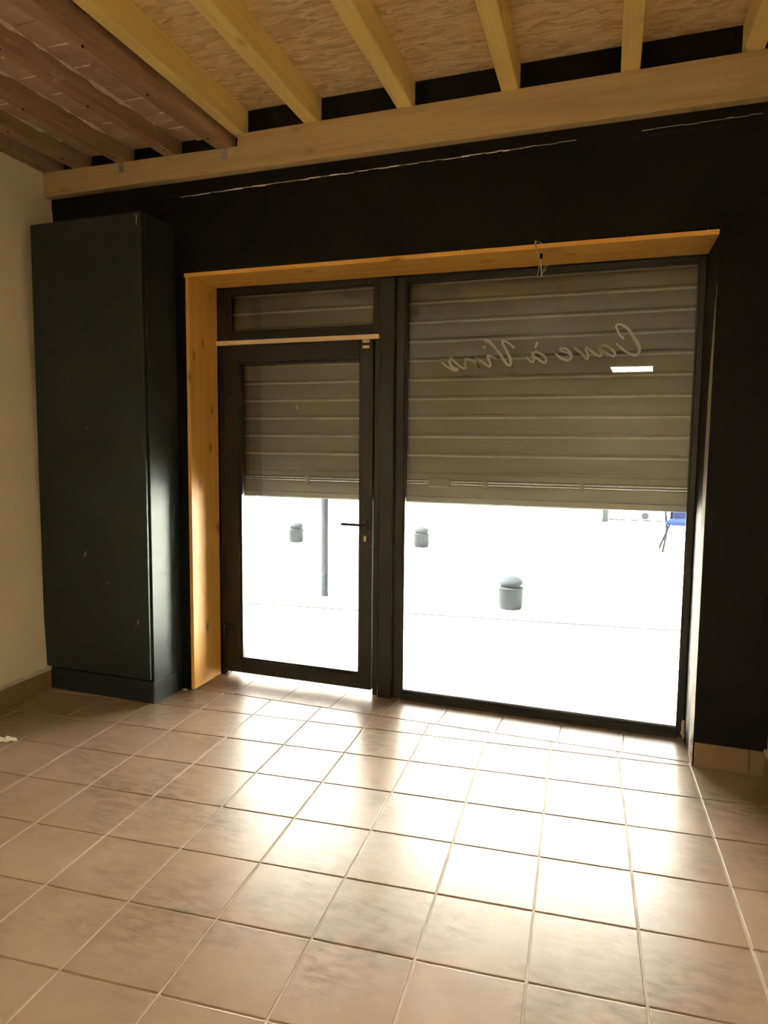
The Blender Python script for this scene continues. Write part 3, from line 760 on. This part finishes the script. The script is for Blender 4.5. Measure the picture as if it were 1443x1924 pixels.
box('side_plinth', (-0.0615, -0.2765, 0.0), (-0.0565, -0.060, 0.128), M[D], CB, 0.001)
def chip(name, pts, yplane, parent):
    bm = bmesh.new(); add_xz(bm, [(x + 0.46, z) for x, z in pts], yplane + 0.14 - 0.0006, yplane + 0.14 + 0.0004)
    return finish(name, bm, M['chip'], parent)
CH = [[(-0.534, 0.848), (-0.528, 0.852), (-0.521, 0.885), (-0.527, 0.880), (-0.532, 0.868)], [(-0.375, 0.690), (-0.370, 0.692), (-0.366, 0.706), (-0.371, 0.702)],
      [(-0.152, 0.470), (-0.147, 0.474), (-0.150, 0.500), (-0.156, 0.492)], [(-0.103, 2.735), (-0.100, 2.737), (-0.097, 2.795), (-0.104, 2.790)],
      [(-0.62, 1.90), (-0.616, 1.902), (-0.618, 1.907)], [(-0.49, 1.612), (-0.483, 1.613), (-0.486, 1.618)], [(-0.30, 2.06), (-0.296, 2.061), (-0.297, 2.066)],
      [(-0.12, 2.79), (-0.108, 2.798), (-0.112, 2.801)]]
for p in CH: chip('paint_chip', p, -0.300, CB)
lump('plinth_foot', (-0.022, -0.030, 0.007), (0.018, 0.016, 0.008), M['white'], None, 4, 1)
tag(bpy.data.objects['plinth_foot'], 'small white plaster crumb on the floor beside the pine board', 'rubble')
bpy.data.objects['plinth_foot'].name = 'plaster_crumb'
cr_ = [(-0.415, -1.0, 0.010, 0.020, 0.013), (-0.445, -1.01, 0.008, 0.016, 0.010), (-0.385, -0.985, 0.007, 0.013, 0.009)]
lp = empty('filler_lump', (-0.41, -1.0, 0.0)); tag(lp, 'crumbled pale filler lying on the floor tiles by the left edge', 'rubble')
for k, (x, y, z, a, c) in enumerate(cr_): lump('fragment', (x, y, c * 0.75), (a * 1.3, a, c), M['plaster'], lp, 20 + k, 2)
pf = lump('white_fleck', (0.395, -1.775, 0.003), (0.007, 0.005, 0.004), M['white'], None, 31, 1)
tag(pf, 'tiny white paint fleck on a floor tile', 'fleck')

# ------------------------------------------------------------------ roller shutter, half lowered
SH = empty('roller_shutter', (1.43, 0.45, 1.195)); tag(SH, 'half lowered grey metal roller shutter outside the window', 'shutter')
PITCH = 0.1112; Z0 = 1.372
def slat_mesh(w):
    # (y, z) profile of one slat seen from the inside: flat curved face, rounded lip at its foot
    pr = [(0.0245, 0.1190), (0.0240, 0.1092), (-0.0040, 0.1090), (-0.0085, 0.1070), (-0.0100, 0.1040), (-0.0088, 0.1008), (-0.0050, 0.0985), (-0.0020, 0.0960),
          (-0.0030, 0.080), (-0.0038, 0.055), (-0.0030, 0.030), (-0.0010, 0.0130), (0.0030, 0.0106), (0.0220, 0.0100), (0.0225, -0.0004), (0.0230, -0.0004), (0.0238, 0.008), (0.0270, 0.012), (0.0270, 0.1190)]
    bm = bmesh.new(); a = [bm.verts.new((-w / 2, y, z)) for y, z in pr]; b2 = [bm.verts.new((w / 2, y, z)) for y, z in pr]
    n = len(pr)
    for i in range(n): bm.faces.new([a[i], b2[i], b2[(i + 1) % n], a[(i + 1) % n]])
    bm.faces.new(a[::-1]); bm.faces.new(b2)
    bmesh.ops.recalc_face_normals(bm, faces=bm.faces)
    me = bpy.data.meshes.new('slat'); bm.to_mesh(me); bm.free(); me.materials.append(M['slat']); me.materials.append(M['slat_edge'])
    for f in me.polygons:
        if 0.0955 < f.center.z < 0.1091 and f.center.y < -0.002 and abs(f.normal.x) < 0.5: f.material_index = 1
    for f in me.polygons: f.use_smooth = True
    me.set_sharp_from_angle(angle=R(35)); return me
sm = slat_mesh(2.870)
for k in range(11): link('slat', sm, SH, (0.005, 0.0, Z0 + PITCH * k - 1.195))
bb = box('bottom_bar', (0.0, 0.446, 1.198), (2.870, 0.462, 1.3705), M['slat'], SH, 0.003)
box('bar_leak_strip', (0.0, 0.4640, 1.30), (2.870, 0.4720, 1.392), M['slat'], SH)  # unseen strip added to block daylight leaking above the bottom bar
box('bottom_rail', (0.0, 0.438, 1.194), (2.870, 0.466, 1.232), M['slat'], SH, 0.003)
box('rod_shade_strip', (0.002, 0.4445, 1.2985), (2.868, 0.4475, 1.3325), M['alu'], SH)  # dark strip that paints the shaded gap behind the lock rods
for z in (1.3235, 1.3085):
    bm = bmesh.new(); add_tube(bm, [(-1.42, -0.011, z - 1.195), (1.43, -0.011, z - 1.195)], 0.0048, 8); finish('lock_rod', bm, M['steel'], SH, smooth=True)
lbx = box('lock_box', (1.395, 0.418, 1.290), (1.525, 0.446, 1.343), M['slat'], SH, 0.004)
box('lock_flange', (1.365, 0.436, 1.303), (1.395, 0.446, 1.330), M['slat'], SH, 0.002)
box('lock_flange', (1.525, 0.436, 1.303), (1.565, 0.446, 1.330), M['slat'], SH, 0.002)
for x in (1.737, 2.277, 0.585):
    g = box('rod_guide', (x - 0.012, 0.428, 1.296), (x + 0.012, 0.4455, 1.334), M['slat'], SH, 0.002)
    box('guide_foot', (x - 0.010, 0.436, 1.283), (x + 0.010, 0.446, 1.296), M['slat'], SH, 0.001)
    box('guide_foot', (x - 0.010, 0.436, 1.334), (x + 0.010, 0.446, 1.347), M['slat'], SH, 0.001)
bm = bmesh.new(); add_tube(bm, catmull([(0.012, 0.0, 0.006), (0.025, 0, -0.008), (0.055, 0, -0.013), (0.085, 0, -0.008), (0.098, 0, 0.006)], 5), 0.0022, 6)
finish('pull_loop', bm, M['slat'], SH, smooth=True)
for x0 in (-0.0015, 2.8485):
    box('guide_rail', (x0, 0.425, -0.004) if x0 < 1 else (2.852, 0.425, -0.004), (x0 + 0.022 if x0 < 1 else 2.884, 0.475, 2.532), M['alu'], SH)

# ------------------------------------------------------------------ lamp in the rear ceiling (mirrored in the glass)
LM = empty('ceiling_lamp', (2.335, -6.17, 2.62)); tag(LM, 'lit square lamp in the rear ceiling, mirrored in the window', 'lamp')
box('diffuser', (2.07, -6.52, 2.606), (2.60, -5.82, 2.612), M['lamp'], LM)
for lo, hi in (((2.045, -6.55, 2.598), (2.07, -5.79, 2.6199)), ((2.60, -6.55, 2.598), (2.625, -5.79, 2.6199)), ((2.07, -6.55, 2.598), (2.60, -6.52, 2.6199)), ((2.07, -5.82, 2.598), (2.60, -5.79, 2.6199))):
    box('lamp_frame', lo, hi, M['white'], LM)

# ------------------------------------------------------------------ street
def ground(name, pts, z0, z1, mt, label):
    bm = bmesh.new(); add_prism(bm, pts, z0, z1); o = finish(name, bm, M[mt]); return tag(o, label, kind='structure')
nl = lambda x: 0.712 + 0.12 * x; kl = lambda x: 2.388 + 0.127 * x
XA, XB = -14.0, 16.0
ground('pavement', [(XA, 0.40), (XB, 0.40), (XB, nl(XB)), (2.86, nl(2.86)), (-2.4, 0.424), (XA, 0.42)], -0.15, -0.006, 'paving', 'sunlit pavement just outside the shop door')
ground('road', [(XA, 0.425), (-2.4, 0.426), (XB, nl(XB) + 0.004), (XB, kl(XB)), (XA, kl(XA))], -0.15, -0.008, 'asphalt', 'sunlit grainy street surface outside the shop')
ground('gutter_joint', [(XA, kl(XA)), (XB, kl(XB)), (XB, kl(XB) + 0.060), (XA, kl(XA) + 0.060)], -0.15, -0.010, 'kerb', 'thin dark joint line across the street paving')
ground('square_paving', [(XA, kl(XA) + 0.060), (XB, kl(XB) + 0.060), (XB, 14), (XA, 14)], -0.15, -0.004, 'paving', 'broad sunlit square beyond the street')

def bollard(loc, label):
    e = empty('bollard', loc); tag(e, label, 'bollard', 'street bollards')
    bm = bmesh.new(); add_lathe(bm, [(0.100, 0.0), (0.108, 0.012), (0.110, 0.035), (0.116, 0.045), (0.117, 0.185), (0.121, 0.192), (0.121, 0.203), (0.112, 0.209), (0.098, 0.212)], n=28)
    finish('shaft', bm, M['iron'], e, smooth=True)
    bm = bmesh.new(); add_lathe(bm, [(0.096, 0.2115), (0.097, 0.228), (0.112, 0.238), (0.115, 0.250), (0.108, 0.268), (0.092, 0.289), (0.068, 0.306), (0.038, 0.317), (0.0, 0.321)], n=28)
    finish('domed_head', bm, M['iron'], e, smooth=True)
    return e
bollard((1.431, 3.06, -0.004), 'nearest squat dome-topped bollard, seen through the large window')
bollard((-0.585, 6.65, -0.004), 'far dome-topped bollard beside the post, seen at the left edge of the large window')
bollard((-2.57, 6.39, -0.004), 'far dome-topped bollard seen through the door glass')
P = empty('street_post', (-0.435, 2.88, -0.004)); tag(P, 'slim round iron post seen through the door glass', 'post')
bm = bmesh.new(); add_lathe(bm, [(0.041, 0.0), (0.041, 0.03), (0.038, 0.035), (0.038, 2.6), (0.030, 2.62), (0, 2.625)], n=20); finish('tube', bm, M['iron'], P, smooth=True)

# blue garden chair on the square
CHR = empty('garden_chair', (3.12, 7.80, -0.004), (0, 0, R(-12))); tag(CHR, 'blue seated metal chair standing on the square outside', 'chair')
def ct(name, pts, r=0.017, mt='chairmetal', sm_=True):
    bm = bmesh.new(); add_tube(bm, catmull(pts, 4), r, 8); return finish(name, bm, M[mt], CHR, smooth=sm_)
ct('leg', [(-0.22, -0.29, 0.0), (-0.19, -0.22, 0.30), (-0.205, -0.20, 0.46), (-0.22, -0.235, 0.66)])
ct('leg', [(0.27, -0.29, 0.0), (0.22, -0.22, 0.30), (0.225, -0.20, 0.46), (0.23, -0.235, 0.66)])
ct('leg', [(-0.36, 0.16, 0.0), (-0.25, 0.17, 0.30), (-0.215, 0.20, 0.46), (-0.225, 0.27, 0.90)])
ct('leg', [(0.38, 0.16, 0.0), (0.26, 0.17, 0.30), (0.225, 0.20, 0.46), (0.225, 0.27, 0.90)])
for z, y in ((0.28, -0.22), (0.28, 0.17)): ct('stretcher', [(-0.20, y, z), (0.0, y, z + 0.004), (0.23, y, z)], 0.008)
for x in (-0.215, 0.225): ct('armrest', [(x, -0.24, 0.66), (x, 0.0, 0.675), (x, 0.235, 0.66)], 0.014)
bm = bmesh.new(); add_box(bm, (-0.21, -0.235, 0.40), (0.22, 0.215, 0.47), 0.02); finish('seat', bm, M['blue'], CHR)
bm = bmesh.new(); add_box(bm, (-0.205, 0.205, 0.44), (0.215, 0.245, 0.90), 0.015); finish('backrest', bm, M['blue'], CHR)

# low white step and white house across the square
st = empty('low_step', (-3.0, 11.9, 0.0)); tag(st, 'long low white stone step across the square', 'step')
box('riser', (-9.0, 11.62, -0.004), (1.74, 12.18, 0.245), M['stonewhite'], st)
box('coping', (-9.0, 11.58, 0.245), (1.77, 12.18, 0.285), M['pale_edge'], st)
box('end_post', (1.74, 11.66, -0.004), (1.84, 12.18, 0.36), M['pale_edge'], st)
hs = empty('facing_house', (2.0, 12.3, 0.0)); tag(hs, 'white rendered house wall across the square', 'building')
box('wall', (-12.0, 12.2, 0.0), (15.0, 12.6, 6.0), M['housewall'], hs)
box('wall_foot', (1.85, 12.185, -0.004), (15.0, 12.2, 0.020), M['kerb'], hs)
bm = bmesh.new()
ring = [(0.075 * math.cos(2 * math.pi * k / 18), 0.075 * math.sin(2 * math.pi * k / 18)) for k in range(18)]
add_xz(bm, [(2.563 + x, 0.105 + z) for x, z in ring], 12.180, 12.199)
finish('wall_vent', bm, M['iron'], hs, (-2.0, -12.3, 0))
pl = empty('weed_tuft', (2.78, 12.08, -0.004)); tag(pl, 'small bright green plant at the foot of the facing wall', 'plant')
rnd = random.Random(5)
for k in range(13):
    a = rnd.uniform(0, 2 * math.pi); h = rnd.uniform(0.10, 0.19); s = rnd.uniform(0.04, 0.11)
    bm = bmesh.new(); d = Vector((math.cos(a), math.sin(a) * 0.7, 0)); n = Vector((-d.y, d.x, 0)) * 0.014
    q = [Vector((0, 0, 0)), d * s * 0.4 + Vector((0, 0, h * 0.6)), d * s + Vector((0, 0, h))]
    a0, a1 = bm.verts.new(q[0] - n * .5), bm.verts.new(q[0] + n * .5); b0, b1 = bm.verts.new(q[1] - n), bm.verts.new(q[1] + n); c0 = bm.verts.new(q[2])
    bm.faces.new([a0, a1, b1, b0]); bm.faces.new([b0, b1, c0])
    finish('leaf', bm, M['leaf'], pl)
